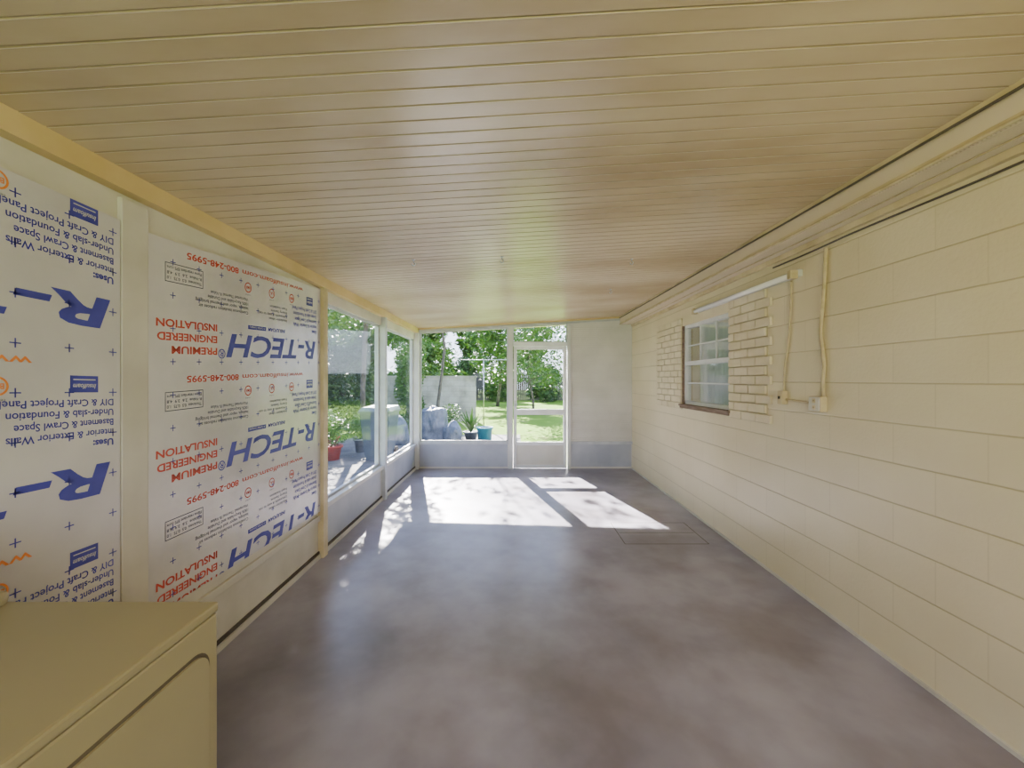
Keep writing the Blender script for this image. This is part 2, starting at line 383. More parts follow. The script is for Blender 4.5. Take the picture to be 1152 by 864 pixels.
def brick_panel(name, ya, yb, z0, courses, toothed_low):
    bm = bmesh.new(); h = .0735; th = .06
    abox(bm, XR-.006, XR, ya if not toothed_low else ya+th, yb, z0, z0+courses*h, 1)
    for c in range(courses):
        z = z0 + c*h
        a = ya
        if toothed_low: a = ya if c % 2 == 0 else ya+th
        yy = yb
        L = .095 if (c % 2) else .195
        while yy > a+.02:
            e = max(a, yy-L)
            if e-a < .05: e = a
            abox(bm, XR-.019-R.random()*.004, XR, e+.005, yy-.004, z+.005, z+h-.006, 0, bev=.003)
            yy = e; L = .20
    return struct(finish(name, bm, [M_brickp, M_mortar]))
brick_panel('trim_18', 2.97, wy0, 1.105, 14, True)
brick_panel('trim_19', wy1, 5.33, 1.105, 14, False)

# house window
x = XR+.05; w = []
w += [(x-.03,x+.03,wy0,wy0+.035,wz0,wz1),(x-.03,x+.03,wy1-.035,wy1,wz0,wz1),(x-.03,x+.03,wy0,wy1,wz1-.035,wz1),(x-.03,x+.03,wy0,wy1,wz0,wz0+.035)]
zm = 1.62
w += [(x-.035,x+.02,wy0+.03,wy1-.03,zm-.022,zm+.022)]
for t in (1/3, 2/3): w.append((x-.008,x+.008,wy0+(wy1-wy0)*t-.007,wy0+(wy1-wy0)*t+.007,zm+.02,wz1-.03))
for zz in (1.815, 1.40): w.append((x-.008,x+.008,wy0+.03,wy1-.03,zz-.007,zz+.007))
hw = struct(boxes('window_5', w, M_alu))
boxes('glass', [(x,x+.004,wy0+.03,wy1-.03,wz0+.03,wz1-.03)], M_glass, parent=hw)
struct(boxes('trim_20', [(XR-.04,XR+.02,wy0-.03,wy1+.02,wz0-.022,wz0,0),(XR-.032,XR-.002,wy0-.02,wy1+.01,wz0-.045,wz0-.022,0)], M_brown, bev=.003))
struct(boxes('trim_21', [(XR-.006,XR+.02,wy1-.008,wy1,wz0,wz1)], M_brown))
bm = bmesh.new(); N = 60
c0 = []; c1 = []
for i in range(N+1):
    yy = wy0-.05+(wy1-wy0+.1)*i/N; xx = XR+.235+.02*math.sin(i*1.35)
    c0.append(bm.verts.new((xx,yy,wz0-.1))); c1.append(bm.verts.new((xx,yy,wz1+.1)))
for i in range(N):
    f = bm.faces.new((c0[i],c1[i],c1[i+1],c0[i+1])); f.smooth = True
tube(bm, [(XR+.235,wy0-.1,wz1+.1),(XR+.235,wy1+.1,wz1+.1)], .012)
tag(finish('curtain', bm, M_curtain), 'pale gathered curtain hanging behind the house window', 'curtain')

# fluorescent fixture
z = 2.135
bm = bmesh.new(); abox(bm, XR-.035, XR-.0005, 2.66, 4.14, z-.005, z+.04, bev=.004)
fx = finish('fluorescent_light', bm, M_whitecool); tag(fx, 'slim white fluorescent strip light mounted on the block wall', 'light fixture')
bm = bmesh.new(); tube(bm, [(XR-.062,2.70,z+.005),(XR-.062,4.10,z+.005)], .019, 14); finish('lamp_tube', bm, M_tube, parent=fx)
for yy in (2.675, 4.115):
    bm = bmesh.new(); abox(bm, XR-.085, XR-.034, yy-.018, yy+.018, z-.022, z+.034, bev=.004); finish('lamp_holder', bm, M_cable, parent=fx)

# electrical boxes
bm = bmesh.new(); abox(bm, XR-.045, XR-.0005, 2.452, 2.548, 1.24, 1.335, bev=.004)
eb = tag(finish('outlet_box', bm, M_cream), 'surface-mounted cream outlet box on the block wall', 'electrical box')
bm = bmesh.new(); abox(bm, XR-.05, XR-.045, 2.456, 2.544, 1.244, 1.331, bev=.002)
finish('cover_plate', bm, M_white, parent=eb)
for zz in (1.266, 1.308):
    bm = bmesh.new(); abox(bm, XR-.0525, XR-.0495, 2.487, 2.512, zz-.014, zz+.014, bev=.001)
    for dy in (-.005, .005): abox(bm, XR-.0530, XR-.0520, 2.4995+dy-.0012, 2.4995+dy+.0012, zz-.004, zz+.006, 1)
    finish('socket', bm, [M_cream, M_dark], parent=eb)
bm = bmesh.new(); abox(bm, XR-.035, XR-.0005, 2.81, 2.865, 1.265, 1.36, bev=.004)
sb = tag(finish('switch_box', bm, M_cream), 'small cream switch box with cable on the block wall', 'electrical box')
bm = bmesh.new(); abox(bm, XR-.039, XR-.035, 2.813, 2.862, 1.268, 1.357, bev=.002); finish('cover_plate', bm, M_cream, parent=sb)
bm = bmesh.new(); abox(bm, XR-.048, XR-.039, 2.833, 2.843, 1.303, 1.323, bev=.001); finish('switch_toggle', bm, M_dark, parent=sb)
def cable(name, pts, r, mat, label):
    bm = bmesh.new()
    P = [Vector(p) for p in pts]; out = []
    for i in range(len(P)-1):
        a, b, c, d = P[max(i-1,0)], P[i], P[i+1], P[min(i+2,len(P)-1)]
        for k in range(6):
            t = k/6
            out.append(.5*((2*b)+(-a+c)*t+(2*a-5*b+4*c-d)*t*t+(-a+3*b-3*c+d)*t**3))
    out.append(P[-1]); tube(bm, out, r, 8)
    return tag(finish(name, bm, mat, smooth=True), label, 'cable')
xc = XR-.012
cable('conduit', [(xc,2.45,2.245),(xc,2.455,2.15),(xc,2.47,1.95),(xc,2.49,1.75),(xc,2.475,1.62),(xc,2.465,1.52),(xc,2.475,1.42),(xc,2.47,1.335)], .0115, M_cable, 'cream painted conduit running down to the outlet box')
xc = XR-.01
cable('cable', [(xc,2.76,2.12),(xc,2.765,1.95),(xc,2.79,1.7),(xc,2.83,1.5),(xc,2.835,1.36)], .006, M_cable, 'thin cream cable running from strip light to switch box')
cable('cable', [(xc,2.81,1.3),(xc,2.7,1.295),(xc,2.6,1.29),(xc,2.548,1.285)], .007, M_cable, 'short cream cable between the two wall boxes')
cable('cable', [(xc,2.95,2.264),(xc,2.6,2.262),(xc,2.2,2.268),(xc,1.6,2.260),(xc,.9,2.269),(xc,-.5,2.264)], .0055, M_black, 'dark cable clipped along the top of the block wall')
cable('cable', [(XB-.02,-1,cz(XB)-.030),(XB-.02,1,cz(XB)-.030),(XB-.024,2.2,cz(XB)-.035),(XB-.02,3.5,cz(XB)-.030),(XB-.026,5,cz(XB)-.036),(XB-.02,6.38,cz(XB)-.030)], .006, M_applgap, 'thin dark cable running along the edge of the ceiling')
cable('cable', [(XB-.01,-1,2.322),(XB-.01,1,2.324),(XB-.014,2.2,2.318),(XB-.01,3.5,2.324),(XB-.016,5,2.317),(XB-.01,6.38,2.323)], .008, M_cable, 'pale cable running beneath the perforated soffit edge')
cable('cable', [(1.83,-1,2.319),(1.83,1,2.319),(1.835,2.4,2.319),(1.82,3.6,2.319),(1.83,5,2.319),(1.83,6.38,2.319)], .004, M_cable, 'thin pale cable fixed under the soffit strip')
for hx, hy in ((-.72,2.9),(-.08,2.95),(.95,3.2),(1.05,4.3)):
    bm = bmesh.new(); zc = cz(hx)
    pts = [(hx,hy,zc+.004),(hx,hy,zc-.02)] + [(hx+.012*math.sin(a),hy,zc-.032+.012*math.cos(a)) for a in [k*.7 for k in range(8)]]
    tube(bm, pts, .0035, 6)
    lathe(bm, hx, hy, [(.012,zc-.004),(.012,zc+.003)], 10)
    tag(finish('ceiling_hook', bm, M_steel), 'small metal hook screwed into the panelled ceiling', 'hook', 'hooks in the ceiling')

# ------------------------------------------------------------------ printed insulation boards
def text_verts(body, size, bold=0.0, shear=0.0, width=None):
    cu = bpy.data.curves.new('t', 'FONT'); cu.body = body; cu.size = size; cu.offset = bold; cu.shear = shear
    cu.resolution_u = 3
    ob = bpy.data.objects.new('t', cu); COL.objects.link(ob)
    dg = bpy.context.evaluated_depsgraph_get(); dg.update()
    me = bpy.data.meshes.new_from_object(ob.evaluated_get(dg))
    vs = [(v.co.x, v.co.y) for v in me.vertices]; fs = [tuple(p.vertices) for p in me.polygons]
    bpy.data.objects.remove(ob); bpy.data.curves.remove(cu); bpy.data.meshes.remove(me)
    mnx = min(v[0] for v in vs); mxx = max(v[0] for v in vs)
    k = 1.0 if width is None else width/(mxx-mnx)
    vs = [((a-mnx)*k, b) for a, b in vs]
    return vs, fs
_cache = {}
class Print:
    def __init__(s): s.v = []; s.f = []; s.m = []
    def add(s, vs, fs, mi):
        o = len(s.v); s.v += vs; s.f += [tuple(i+o for i in f) for f in fs]; s.m += [mi]*len(fs)
    # everything is printed turned by 180 degrees in the board plane
    def text(s, body, a, b, size, mi, bold=0.0, shear=0.0, width=None):
        key = (body, size, bold, shear, width)
        if key not in _cache: _cache[key] = text_verts(*key)
        vs, fs = _cache[key]
        s.add([(a-x, b+size*.35-y) for x, y in vs], fs, mi)
    def rect(s, a0, a1, b0, b1, mi):
        s.add([(a0,b0),(a1,b0),(a1,b1),(a0,b1)], [(0,1,2,3)], mi)
    def frame(s, a0, a1, b0, b1, t, mi):
        s.rect(a0,a1,b0,b0+t,mi); s.rect(a0,a1,b1-t,b1,mi); s.rect(a0,a0+t,b0+t,b1-t,mi); s.rect(a1-t,a1,b0+t,b1-t,mi)
    def ring(s, a, b, r, t, mi, n=24):
        vs = []
        for k in range(n):
            c, d = math.cos(2*math.pi*k/n), math.sin(2*math.pi*k/n)
            vs += [(a+r*c, b+r*d), (a+(r-t)*c, b+(r-t)*d)]
        fs = [(2*k, (2*k+2) % (2*n), (2*k+3) % (2*n), 2*k+1) for k in range(n)]
        s.add(vs, fs, mi)
NAVY, RED, ORG, GRY, WHT = 0, 1, 2, 3, 4
def pattern(P, A, b0, warm=RED, rw=.98, rs=.178, sh=.22):
    P.text('R-TECH', A, b0, rs, NAVY, bold=.0044, shear=sh, width=rw)
    P.text('®', A-.985, b0-.045, .07, NAVY, bold=.0008)
    P.text('INSULFOAM', A-.42, b0+.115, .03, NAVY, bold=.001, shear=.2, width=.19)
    P.rect(A-.80, A-.63, b0+.103, b0+.127, NAVY)
    P.text('A Carlisle Company', A-.64, b0+.115, .018, WHT, width=.15)
    for i, t in enumerate(('PREMIUM', 'ENGINEERED', 'INSULATION')):
        P.text(t, A-1.045, b0-.035+.062*i, .050, RED, bold=.0014, width=(.28,.355,.36)[i])
    for i, t in enumerate(('Uses:', 'Interior & Exterior Walls', 'Basement & Crawl Space', 'Under-slab & Foundation', 'DIY & Craft Project Panel')):
        P.text(t, A+.012, b0+.135+.038*i, .035, NAVY, bold=.0012 if i == 0 else .0005, width=(.075,.33,.31,.33,.345)[i])
    P.rect(A-.14, A-.045, b0+.325, b0+.385, NAVY)
    P.text('Insulfoam', A-.053, b0+.347, .024, WHT, bold=.0004, shear=.3, width=.078)
    P.rect(A-.13, A-.055, b0+.369, b0+.373, WHT)
    P.text('www.insulfoam.com', A-(.25 if warm == ORG else .19), b0+.425, .042, warm, bold=.0004, width=.66)
    P.text('800-248-5995', A-.88 if warm == RED else A-.93, b0+.425, .045, RED, bold=.001, width=.36)
    for k, t in enumerate(('BBB', 'UL', 'RMA')):
        a = A-.34-.23*k
        P.ring(a, b0+.345, .030, .006, warm)
        P.text(t, a+.019, b0+.345, .024, warm, bold=.0006, width=.038)
        P.text('certified', a+.022, b0+.302, .012, GRY, width=.045)
    lines = ('Continuous insulation reduces air', 'leakage, vapor and thermal bridging', '100% Recyclable and Durable', 'Warranted Thermal R-Value')
    for i, t in enumerate(lines): P.text(t, A-.80, b0+.195+.026*i, .024, GRY, bold=.0004, width=(.37,.39,.31,.29)[i])
    lines = ('Insulating ideas', 'Lightweight & easy to cut', 'Energy Savings', 'Foam Insulation')
    for i, t in enumerate(lines): P.text(t, A-.40, b0+.185+.026*i, .022, GRY, bold=.0004, width=(.20,.30,.18,.19)[i])
    P.frame(A-1.36, A-1.14, b0+.28, b0+.37, .004, GRY)
    for i, t in enumerate(('Thickness  0.5  0.75  1.0', 'R-Value  2.6  3.9  4.8', 'Flame retardant EPS core')):
        P.text(t, A-1.15, b0+.300+.024*i, .020, GRY, bold=.0004, width=.20)
def crosses(P, a0, a1, b0, b1, da=.152, db=.155):
    a = a1-.03
    while a > a0:
        b = b0+.05
        while b < b1:
            P.rect(a-.015, a+.015, b-.002, b+.002, NAVY); P.rect(a-.002, a+.002, b-.015, b+.015, NAVY)
            b += db
        a -= da
def clip(P, a0, a1, b0, b1):
    bm = bmesh.new(); vs = [bm.verts.new((0, a, b)) for a, b in P.v]
    for f, m in zip(P.f, P.m):
        try: bm.faces.new([vs[i] for i in f]).material_index = m
        except ValueError: pass
    for co, no in (((0,a0,0),(0,-1,0)), ((0,a1,0),(0,1,0)), ((0,0,b0),(0,0,-1)), ((0,0,b1),(0,0,1))):
        bmesh.ops.bisect_plane(bm, geom=bm.verts[:]+bm.edges[:]+bm.faces[:], plane_co=co, plane_no=no, clear_outer=True)
    return bm
inks = [M_blue, M_red, M_orange, M_grey, M_foil]
def board(label, a0, a1, b0, b1, warp, draw):
    xs, xf = XL+.0005, XL+.019
    bm = bmesh.new()
    c = [warp(a0,b0), warp(a1,b0), warp(a1,b1), warp(a0,b1)]
    ahex(bm, [(xf,*c[0]),(xf,*c[1]),(xs,*c[1]),(xs,*c[0]),(xf,*c[3]),(xf,*c[2]),(xs,*c[2]),(xs,*c[3])])
    bmesh.ops.recalc_face_normals(bm, faces=bm.faces)
    o = tag(finish('insulation_board', bm, M_foil), label, 'insulation board', 'printed insulation boards')
    P = Print(); draw(P)
    bm = clip(P, a0+.002, a1-.002, b0+.002, b1-.002)
    for v in bm.verts:
        yy, zz = warp(v.co.y, v.co.z); v.co = Vector((xf+.001, yy, zz))
    for f in bm.faces:
        if f.material_index == WHT:
            for v in f.verts: v.co.x = xf+.0018
    bmesh.ops.recalc_face_normals(bm, faces=bm.faces)
    finish('printed_lettering', bm, inks, parent=o)
    return o
def warp1(a, b): return a, b + (b-.1)/2.0*(.04*(1.58-a))
def draw1(P):
    for b0 in (1.685, 1.065, .445): pattern(P, 1.54, b0, ORG, 1.14, .155, .16)
    crosses(P, .38, 1.58, .1, 2.09)
board('white film-faced foam board printed upside down beside the appliance', .38, 1.58, .10, 2.07, warp1, draw1)
def warp2(a, b):
    u = a/1.52; v = b/1.70
    return 1.702+a, (.417+v*1.647)*(1-u) + (.38+v*1.791)*u
def draw2(P):
    for b0 in (1.225, .625, .03): pattern(P, 1.44, b0)
    crosses(P, 0, 1.52, 0, 1.7)
board('large white film-faced foam board with upside-down printing beside window', 0, 1.52, 0, 1.70, warp2, draw2)

# ------------------------------------------------------------------ dryer (front faces the room)
dx0, dx1, dy0, dy1, dz = -1.40, -.69, .24, .94, .92
bm = bmesh.new(); abox(bm, dx0, dx1-.002, dy0+.002, dy1-.002, .02, dz-.024, bev=.006)
for px in (dx0+.06, dx1-.06):
    for py in (dy0+.06, dy1-.06): lathe(bm, px, py, [(.02,0),(.02,.03)], 10)
body = finish('body', bm, M_appl)
dryer = bpy.data.objects.new('clothes_dryer', None); COL.objects.link(dryer); dryer.location = ((dx0+dx1)/2, (dy0+dy1)/2, 0)
tag(dryer, 'cream enamel clothes dryer standing against the boarded wall', 'dryer')
body.parent = dryer; body.location = body.location - dryer.location
bm = bmesh.new(); abox(bm, dx0, dx1, dy0, dy1, dz-.022, dz, bev=.006); finish('top_panel', bm, M_appl, parent=dryer)
bm = bmesh.new(); abox(bm, dx0, -1.165, dy0+.01, dy1-.01, dz-.001, dz+.035, bev=.015); abox(bm, dx0, dx0+.14, dy0+.01, dy1-.01, dz-.001, dz+.14, bev=.02)
finish('control_panel', bm, M_appl, parent=dryer)
for py in (.42, .75):
    bm = bmesh.new()
    tube(bm, [(dx0+.139,py,dz+.09),(dx0+.17,py,dz+.09)], [.03,.026], 18); finish('knob', bm, M_alu, parent=dryer)
bm = bmesh.new()
def rrect(bm, x0, x1, ya, yb, za, zb, r, mi=0):
    pts = []
    for cy, cz_, a0 in ((yb-r, zb-r, 0), (ya+r, zb-r, 90), (ya+r, za+r, 180), (yb-r, za+r, 270)):
        for k in range(7):
            a = math.radians(a0+15*k); pts.append((cy+r*math.cos(a), cz_+r*math.sin(a)))
    A = [bm.verts.new((x0, p, q)) for p, q in pts]; B = [bm.verts.new((x1, p, q)) for p, q in pts]
    n = len(pts)
    bm.faces.new(A[::-1]).material_index = mi; bm.faces.new(B).material_index = mi
    for i in range(n): bm.faces.new((A[i], A[(i+1)%n], B[(i+1)%n], B[i])).material_index = mi
rrect(bm, dx1-.006, dx1-.0012, dy0+.030, dy1-.028, .140, .838, .045, 1)
rrect(bm, dx1-.003, dx1+.004, dy0+.037, dy1-.035, .147, .831, .041, 0)
finish('door', bm, [M_appl, M_applgap], parent=dryer)

# ------------------------------------------------------------------ outdoors
def leaves(bm, c, rad, n, size, mi=0, rnd=R):
    c = Vector(c)
    for _ in range(n):
        while True:
            p = Vector((rnd.uniform(-1,1), rnd.uniform(-1,1), rnd.uniform(-1,1)))
            if p.length < 1: break
        p = c + Vector((p.x*rad[0], p.y*rad[1], p.z*rad[2]))
        s = size*rnd.uniform(.6, 1.3)
        a = Vector((rnd.gauss(0,1), rnd.gauss(0,1), rnd.gauss(0,.6))).normalized()
        b = a.cross(Vector((rnd.gauss(0,1), rnd.gauss(0,1), rnd.gauss(0,1)))).normalized()
        vs = [bm.verts.new(p-a*s), bm.verts.new(p+b*s*.4), bm.verts.new(p+a*s), bm.verts.new(p-b*s*.4)]
        bm.faces.new(vs).material_index = mi
def tree(loc, h, spread, nleaf, lsize, mat, seed, label, low=.35, thick=.09, nb=14):
    rr = random.Random(seed)
    bm = bmesh.new(); tips = []
    p = Vector(loc); pts = [p.copy()]; rad = [thick]
    n = 7
    for i in range(n):
        p = p + Vector((rr.uniform(-.15,.15), rr.uniform(-.15,.15), h*.8/n)); pts.append(p.copy()); rad.append(thick*(1-.8*(i+1)/n))
    tube(bm, pts, rad, 8)
    for i in range(nb):
        t = low + (1-low)*(i+rr.random())/nb; k = min(int(t*n), n-1)
        b = pts[k].lerp(pts[k+1], t*n-k)
        ang = rr.uniform(0, 6.283); L = spread*rr.uniform(.6, 1.0)
        q = b.copy(); bp = [q.copy()]; br = [rad[k]*.5]
        for j in range(5):
            q = q + Vector((math.cos(ang)*L/5, math.sin(ang)*L/5, rr.uniform(.0,.22)*L/2.2*(1.3-j*.4))); ang += rr.uniform(-.3,.3)
            bp.append(q.copy()); br.append(max(.006, rad[k]*.5*(1-(j+1)/5.5)))
            if j >= 1:
                tips.append(q.copy())
                e = q + Vector((rr.uniform(-.5,.5), rr.uniform(-.5,.5), rr.uniform(-.4,.4)))*spread*.4
                tube(bm, [q, q.lerp(e,.5)+Vector((0,0,.05)), e], [.010,.007,.004], 5); tips.append(e)
        tube(bm, bp, br, 6)
    tr = finish('tree', bm, M_bark, origin=loc)
    bm = bmesh.new(); per = max(1, nleaf//len(tips))
    for t in tips: leaves(bm, t, (spread*.28, spread*.28, spread*.2), per, lsize, 0, rr)
    finish('foliage', bm, mat, origin=loc, parent=tr)
    tag(tr, label, 'tree'); return tr
def shrub(loc, rad, n, lsize, mat, seed, label):
    rr = random.Random(seed); x, y, z = loc
    bm = bmesh.new()
    for i in range(9):
        a = rr.uniform(0,6.28); r = rr.uniform(.3,.8)
        tube(bm, [(x,y,z),(x+rad[0]*r*.4*math.cos(a),y+rad[1]*r*.4*math.sin(a),z+rad[2]*.8),(x+rad[0]*r*math.cos(a),y+rad[1]*r*math.sin(a),z+rad[2]*1.6)], [.02,.014,.006], 5)
    o = finish('shrub', bm, M_bark, origin=loc)
    bm = bmesh.new()
    for i in range(14):
        c = (x+rr.uniform(-.6,.6)*rad[0], y+rr.uniform(-.6,.6)*rad[1], z+rad[2]*(.25+1.4*i/13))
        leaves(bm, c, (rad[0]*.5,rad[1]*.5,rad[2]*.35), n//14, lsize, 0, rr)
    finish('foliage', bm, mat, origin=loc, parent=o)
    tag(o, label, 'shrub'); return o
GZ = -.12
k = 0
for (x, y, h, sp, mt) in ((-13.5,34,9,2.3,M_lf2),(-8.2,36,9,2.2,M_lf1),(-3.2,34,9,2.1,M_lf2),(1.6,35.5,9,2.1,M_lf1),(6.6,34,8,2.1,M_lf2)):
    k += 1; tree((x,y,GZ), h, sp, 9000, .20, mt, 20+k, 'tall leafy tree standing behind the back fence', low=.10, thick=.16, nb=20)
for (x, y, h, sp, mt) in ((-9.4,5.2,6.5,1.8,M_lf2),(-9.4,9.8,7,1.8,M_lf1),(-9.6,14.6,7.5,1.9,M_lf2),(-9.4,19.8,7.5,2.0,M_lf1)):
    k += 1; tree((x,y,GZ), h, sp, 9500, .14, mt, 20+k, 'dense leafy tree standing behind the side fence', low=.12, thick=.12, nb=20)
tree((-4.6,18.6,GZ), 7, 1.9, 9500, .11, M_lf1, 77, 'leafy tree rising behind the masonry wall', low=.18, thick=.10, nb=22)
tree((-.9,23.2,GZ), 7, 2.0, 7500, .13, M_lf1, 78, 'leafy tree standing on the far lawn', low=.24, thick=.10, nb=20)
tree((-2.4,12.6,GZ), 7.6, 2.0, 500, .085, M_lf3, 5, 'sparse tall tree in the yard casting dappled shade', low=.5, thick=.06)
tree((.9,17.6,GZ), 5.6, 2.4, 4200, .09, M_lf1, 9, 'small open-branched tree growing on the lawn', low=.25, thick=.06)
loc = (-3.7,9.9,GZ); rr = random.Random(3)
bm = bmesh.new(); tube(bm, [loc,(-3.68,9.8,1.2),(-3.55,9.6,2.4),(-3.35,9.3,3.4),(-3.2,9.1,4.6)], [.07,.065,.06,.05,.03], 10)
cl = [(-3.0,8.9,4.7),(-3.05,8.6,4.5),(-3.15,9.0,4.35),(-3.4,8.4,4.9),(-2.95,9.6,4.9),(-3.7,9.3,5.1),(-3.1,9.3,5.7),(-2.8,8.9,5.3),(-3.0,8.3,5.2),(-2.75,9.2,4.8),(-3.3,9.9,5.7),(-3.0,8.7,5.8)]  # mostly unseen crown, added and shaped to break up sun through the side windows
c2 = [(-2.45,9.0,3.15),(-2.55,8.8,3.8),(-2.35,9.2,3.6)]
for c in cl+c2: tube(bm, [(-3.35,9.3,3.4),((c[0]-3.35)/2,(c[1]+9.3)/2,(c[2]+3.4)/2-.1),c], [.035,.02,.008], 6)
tr = tag(finish('tree', bm, M_bark, origin=loc), 'slender leafy tree beside the porch, high crown added to block sun', 'tree')
bm = bmesh.new()
for i, c in enumerate(cl): leaves(bm, c, (.5,.55,.45), 1150, .042, 0, rr)
for c in c2: leaves(bm, c, (.32,.4,.42), 430, .045, 0, rr)
for c in ((-3.9,9.0,3.0),(-4.2,9.6,2.6),(-3.6,10.3,2.9)): leaves(bm, c, (.5,.5,.35), 160, .07, 0, rr)
finish('foliage', bm, M_lf1, origin=loc, parent=tr)

shrub((-4.9,7.5,GZ), (.85,.85,1.35), 7500, .06, M_lf1, 31, 'bushy green shrub beside the porch')
shrub((-5.6,9.4,GZ), (.7,.7,1.6), 7500, .06, M_lf1, 35, 'tall green shrub by the side fence')
shrub((-4.55,11.9,GZ), (.8,.8,1.75), 11000, .065, M_lf2, 32, 'tall dense green shrub near the block wall')
shrub((-5.75,13.4,GZ), (.6,.7,1.7), 6500, .07, M_lf2, 37, 'dense dark green shrub by the side fence')
shrub((-3.15,12.3,GZ), (.55,.6,1.35), 7000, .055, M_lf1, 33, 'bushy green shrub in front of block wall')
shrub((-5.0,5.4,GZ), (.8,.8,1.4), 5200, .065, M_lf2, 36, 'dark green shrub beside the side yard path')
for i, x in enumerate((-10.2,-7.1,-4.0,-.9,2.2,5.3)):
    shrub((x,28+.4*(i%2),GZ), (1.25,.8,1.1+.25*(i%3)), 4500, .13, (M_lf2,M_lf1)[i%2], 40+i, 'rounded green hedge shrub along the fence')
bm = bmesh.new(); x = -14
while x < 12:
    abox(bm, x, x+.135, 30, 30.02, GZ, 1.9+R.uniform(-.02,.02)); x += .145
abox(bm, -14, 12, 30.02, 30.06, .3, .4); abox(bm, -14, 12, 30.02, 30.06, 1.3, 1.4)
tag(finish('fence', bm, M_fence), 'weathered brown board fence at the end of the lawn', 'fence')
bm = bmesh.new(); y = 4.5
while y < 22:
    abox(bm, -6.62, -6.60, y, y+.135, GZ, 1.75); y += .143
abox(bm, -6.66, -6.62, 4.5, 22, .3, .4); abox(bm, -6.66, -6.62, 4.5, 22, 1.4, 1.5)
tag(finish('fence', bm, M_fenceg), 'grey board fence running along the side yard', 'fence')
bm = bmesh.new(); abox(bm, -6.4, -1.4, 15.0, 15.2, GZ, 1.52); abox(bm, -6.45, -1.35, 14.97, 15.23, 1.52, 1.58)
tag(finish('masonry_wall', bm, M_block), 'pale sunlit block garden wall with a flat cap', 'wall')
GP = -.112
def wheelie(x, y, label):
    e = bpy.data.objects.new('trash_bin', None); COL.objects.link(e); e.location = (x,y,GP); tag(e, label, 'trash bin')
    bm = bmesh.new(); z = GP+.06
    ahex(bm, [(x-.22,y-.24,z),(x+.22,y-.24,z),(x+.22,y+.22,z),(x-.22,y+.22,z),(x-.29,y-.34,z+.88),(x+.29,y-.34,z+.88),(x+.29,y+.32,z+.88),(x-.29,y+.32,z+.88)], bev=.02)
    abox(bm, x-.31, x+.31, y-.36, y+.34, z+.85, z+.89, bev=.01)
    abox(bm, x-.2, x+.2, y-.23, y-.17, GP, z+.02)
    finish('body', bm, M_bin, parent=e)
    bm = bmesh.new()
    ahex(bm, [(x-.31,y-.37,z+.89),(x+.31,y-.37,z+.89),(x+.31,y+.34,z+.89),(x-.31,y+.34,z+.89),(x-.25,y-.30,z+.96),(x+.25,y-.30,z+.96),(x+.27,y+.34,z+.97),(x-.27,y+.34,z+.97)], bev=.015)
    tube(bm, [(x-.25,y+.37,z+.90),(x+.25,y+.37,z+.90)], .018)
    finish('lid', bm, M_binlid, parent=e)
    for sx in (-.25, .25):
        bm = bmesh.new(); tube(bm, [(x+sx-.025,y+.22,GP+.10),(x+sx+.025,y+.22,GP+.10)], .10, 18); finish('wheel', bm, M_dark, parent=e)
wheelie(-2.62, 7.9, 'dark blue-grey wheeled trash bin outside the porch')
def pot(x, y, r, h, mat, plant, label, lm=M_lf1, size=.5):
    g = GP
    bm = bmesh.new()
    lathe(bm, x, y, [(r*.65,g),(r*.9,g+h*.85),(r*1.05,g+h*.85),(r*1.05,g+h),(r*.9,g+h),(r*.86,g+h*.88)], 20)
    o = finish('potted_plant', bm, mat, origin=(x,y,g)); tag(o, label, 'plant')
    bm = bmesh.new(); rr = random.Random(int((x+10)*100))
    if plant == 'spike':
        for i in range(38):
            a = rr.uniform(0,6.28); L = size*rr.uniform(.7,1.1); tilt = rr.uniform(.15,1.0)
            d = Vector((math.cos(a)*math.sin(tilt), math.sin(a)*math.sin(tilt), math.cos(tilt))); s = Vector((-math.sin(a), math.cos(a), 0))*.028
            b = Vector((x,y,g+h*.88)); m1 = b+d*L*.5; t = b+d*L-Vector((0,0,.12*tilt*L))
            v = [bm.verts.new(b-s*.6),bm.verts.new(b+s*.6),bm.verts.new(m1+s),bm.verts.new(m1-s),bm.verts.new(t)]
            bm.faces.new((v[0],v[1],v[2],v[3])); bm.faces.new((v[3],v[2],v[4]))
    else:
        for i in range(6):
            tube(bm, [(x,y,g+h*.85),(x+rr.uniform(-.1,.1),y+rr.uniform(-.1,.1),g+h+size*.6)], .006, 5)
        leaves(bm, (x,y,g+h+size*.5), (size*.5,size*.5,size*.55), 480, .045, 0, rr)
    finish('foliage', bm, lm, parent=o)
pot(-3.50, 7.75, .19, .28, M_redp, 'bush', 'leafy plant in a red clay pot outside the porch', size=.7)
pot(-3.25, 8.55, .15, .30, M_bag, 'bush', 'leafy plant in a grey pot beside the bin', size=.55)
pot(-4.0, 8.75, .2, .3, M_redp, 'spike', 'spiky plant in a red pot near the shrubs', size=.6)
pot(-1.08, 10.3, .2, .22, M_bag, 'spike', 'spiky agave in a grey pot on the patio', size=.72)
pot(-3.75, 6.8, .17, .26, M_bag, 'bush', 'low leafy plant in a grey pot by the path', lm=M_lf2, size=.42)
pot(-1.7, 11.0, .16, .30, M_bag, 'bush', 'tall bushy plant in a grey pot behind the bags', lm=M_lf1, size=.6)
bm = bmesh.new()
x, y = -.70, 9.9
lathe(bm, x, y, [(.15,GP),(.19,GP+.34),(.215,GP+.34),(.215,GP+.38),(.18,GP+.38),(.17,GP+.06)], 24)
tag(finish('bucket', bm, M_teal), 'teal plastic tub standing beside the spiky plant', 'bucket')
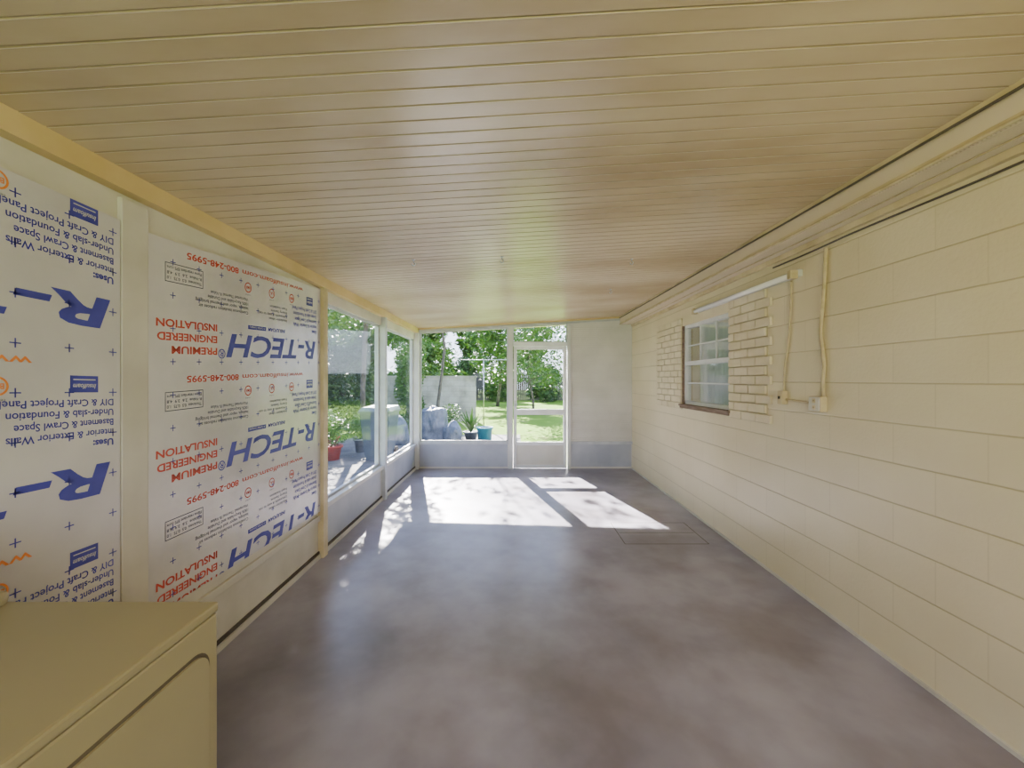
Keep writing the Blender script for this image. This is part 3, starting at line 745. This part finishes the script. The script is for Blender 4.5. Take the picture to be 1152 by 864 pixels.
def pile(name, x, y, rx, ry, h, seed, label, cat, knot=.25, boxy=0.0, wr=.16):
    bm = bmesh.new()
    bmesh.ops.create_icosphere(bm, subdivisions=5, radius=1)
    off = Vector((seed*3.1, seed*1.7, 0))
    for v in bm.verts:
        c = v.co.copy()
        if boxy:
            q = max(abs(c.x), abs(c.y), abs(c.z)); c = c.lerp(c/q, boxy)
        n1 = mnoise.noise(c*1.6+off); n2 = 1-abs(mnoise.noise(Vector((c.x*5, c.y*5, c.z*1.6))+off))*2
        k = 1+wr*n1+.05*n2
        zz = max(c.z*k, -.70); top = max(0, v.co.z-.78)
        v.co = Vector((x+c.x*k*rx*(1-top*1.4), y+c.y*k*ry*(1-top*1.4), GP+(zz+.70)/1.72*h+top*knot))
    return tag(finish(name, bm, M_bag, smooth=True), label, cat)
pile('covered_grill', -2.02, 10.3, .33, .26, .84, 61, 'barbecue grill under a wrinkled blue-grey cover', 'grill', .0, .6, .14)
pile('trash_bag', -1.48, 9.85, .22, .19, .50, 63, 'full grey tied trash bag standing on the patio', 'bag')
pile('trash_bag', -2.75, 9.6, .24, .24, .62, 64, 'full grey tied trash bag beside the covered grill', 'bag')
bm = bmesh.new(); tube(bm, [(-.95,13.0,GZ),(-.95,13.0,2.1)], .018, 10); tube(bm, [(-1.7,13.0,2.08),(-.2,13.0,2.08)], .014, 10)
for xx in (-1.65,-1.2,-.7,-.25): tube(bm, [(xx,13.0,2.08),(xx,13.0,2.14),(xx+.02,13.0,2.16)], .006, 6)
tag(finish('clothesline_pole', bm, M_steel), 'thin metal clothesline pole with crossbar on the lawn', 'pole')
# ------------------------------------------------------------------ light
w = bpy.data.worlds.new('sky'); S.world = w; w.use_nodes = True; nt = w.node_tree
bg = nt.nodes['Background']; tc = nt.nodes.new('ShaderNodeTexCoord'); sp = nt.nodes.new('ShaderNodeSeparateXYZ'); r = nt.nodes.new('ShaderNodeValToRGB')
r.color_ramp.elements[0].position = 0.0; r.color_ramp.elements[0].color = (.80,.88,1,1)
r.color_ramp.elements[1].position = .55; r.color_ramp.elements[1].color = (.40,.55,1,1)
nt.links.new(tc.outputs['Generated'], sp.inputs[0]); nt.links.new(sp.outputs[2], r.inputs[0]); nt.links.new(r.outputs[0], bg.inputs['Color'])
bg.inputs['Strength'].default_value = 6.2
sl = bpy.data.lights.new('sun', 'SUN'); sl.energy = 95; sl.angle = math.radians(.53); sl.color = (1,.95,.91)
so = bpy.data.objects.new('sun', sl); COL.objects.link(so); so.location = (-3,14,11)
so.rotation_euler = Vector((.265,-1,-.725)).to_track_quat('-Z','Y').to_euler()
al = bpy.data.lights.new('fill_light', 'AREA'); al.shape = 'RECTANGLE'; al.size = 1.6; al.size_y = .6; al.energy = 45; al.color = (1,.74,.38)  # added warm fill behind the camera, brightens the room; no fixture there
ao = bpy.data.objects.new('fill_light', al); COL.objects.link(ao); ao.location = (.5,-1.0,2.12); ao.rotation_euler = (math.radians(68),0,math.radians(-24))

# ------------------------------------------------------------------ camera
cd = bpy.data.cameras.new('camera'); cd.sensor_width = 36; cd.lens = 14.0625; cd.clip_start = .02; cd.clip_end = 300
cd.shift_y = -5/1152; cd.shift_x = -1/1152
co = bpy.data.objects.new('camera', cd); COL.objects.link(co); co.location = (0,0,CH); co.rotation_euler = (math.radians(90),0,0)
S.camera = co
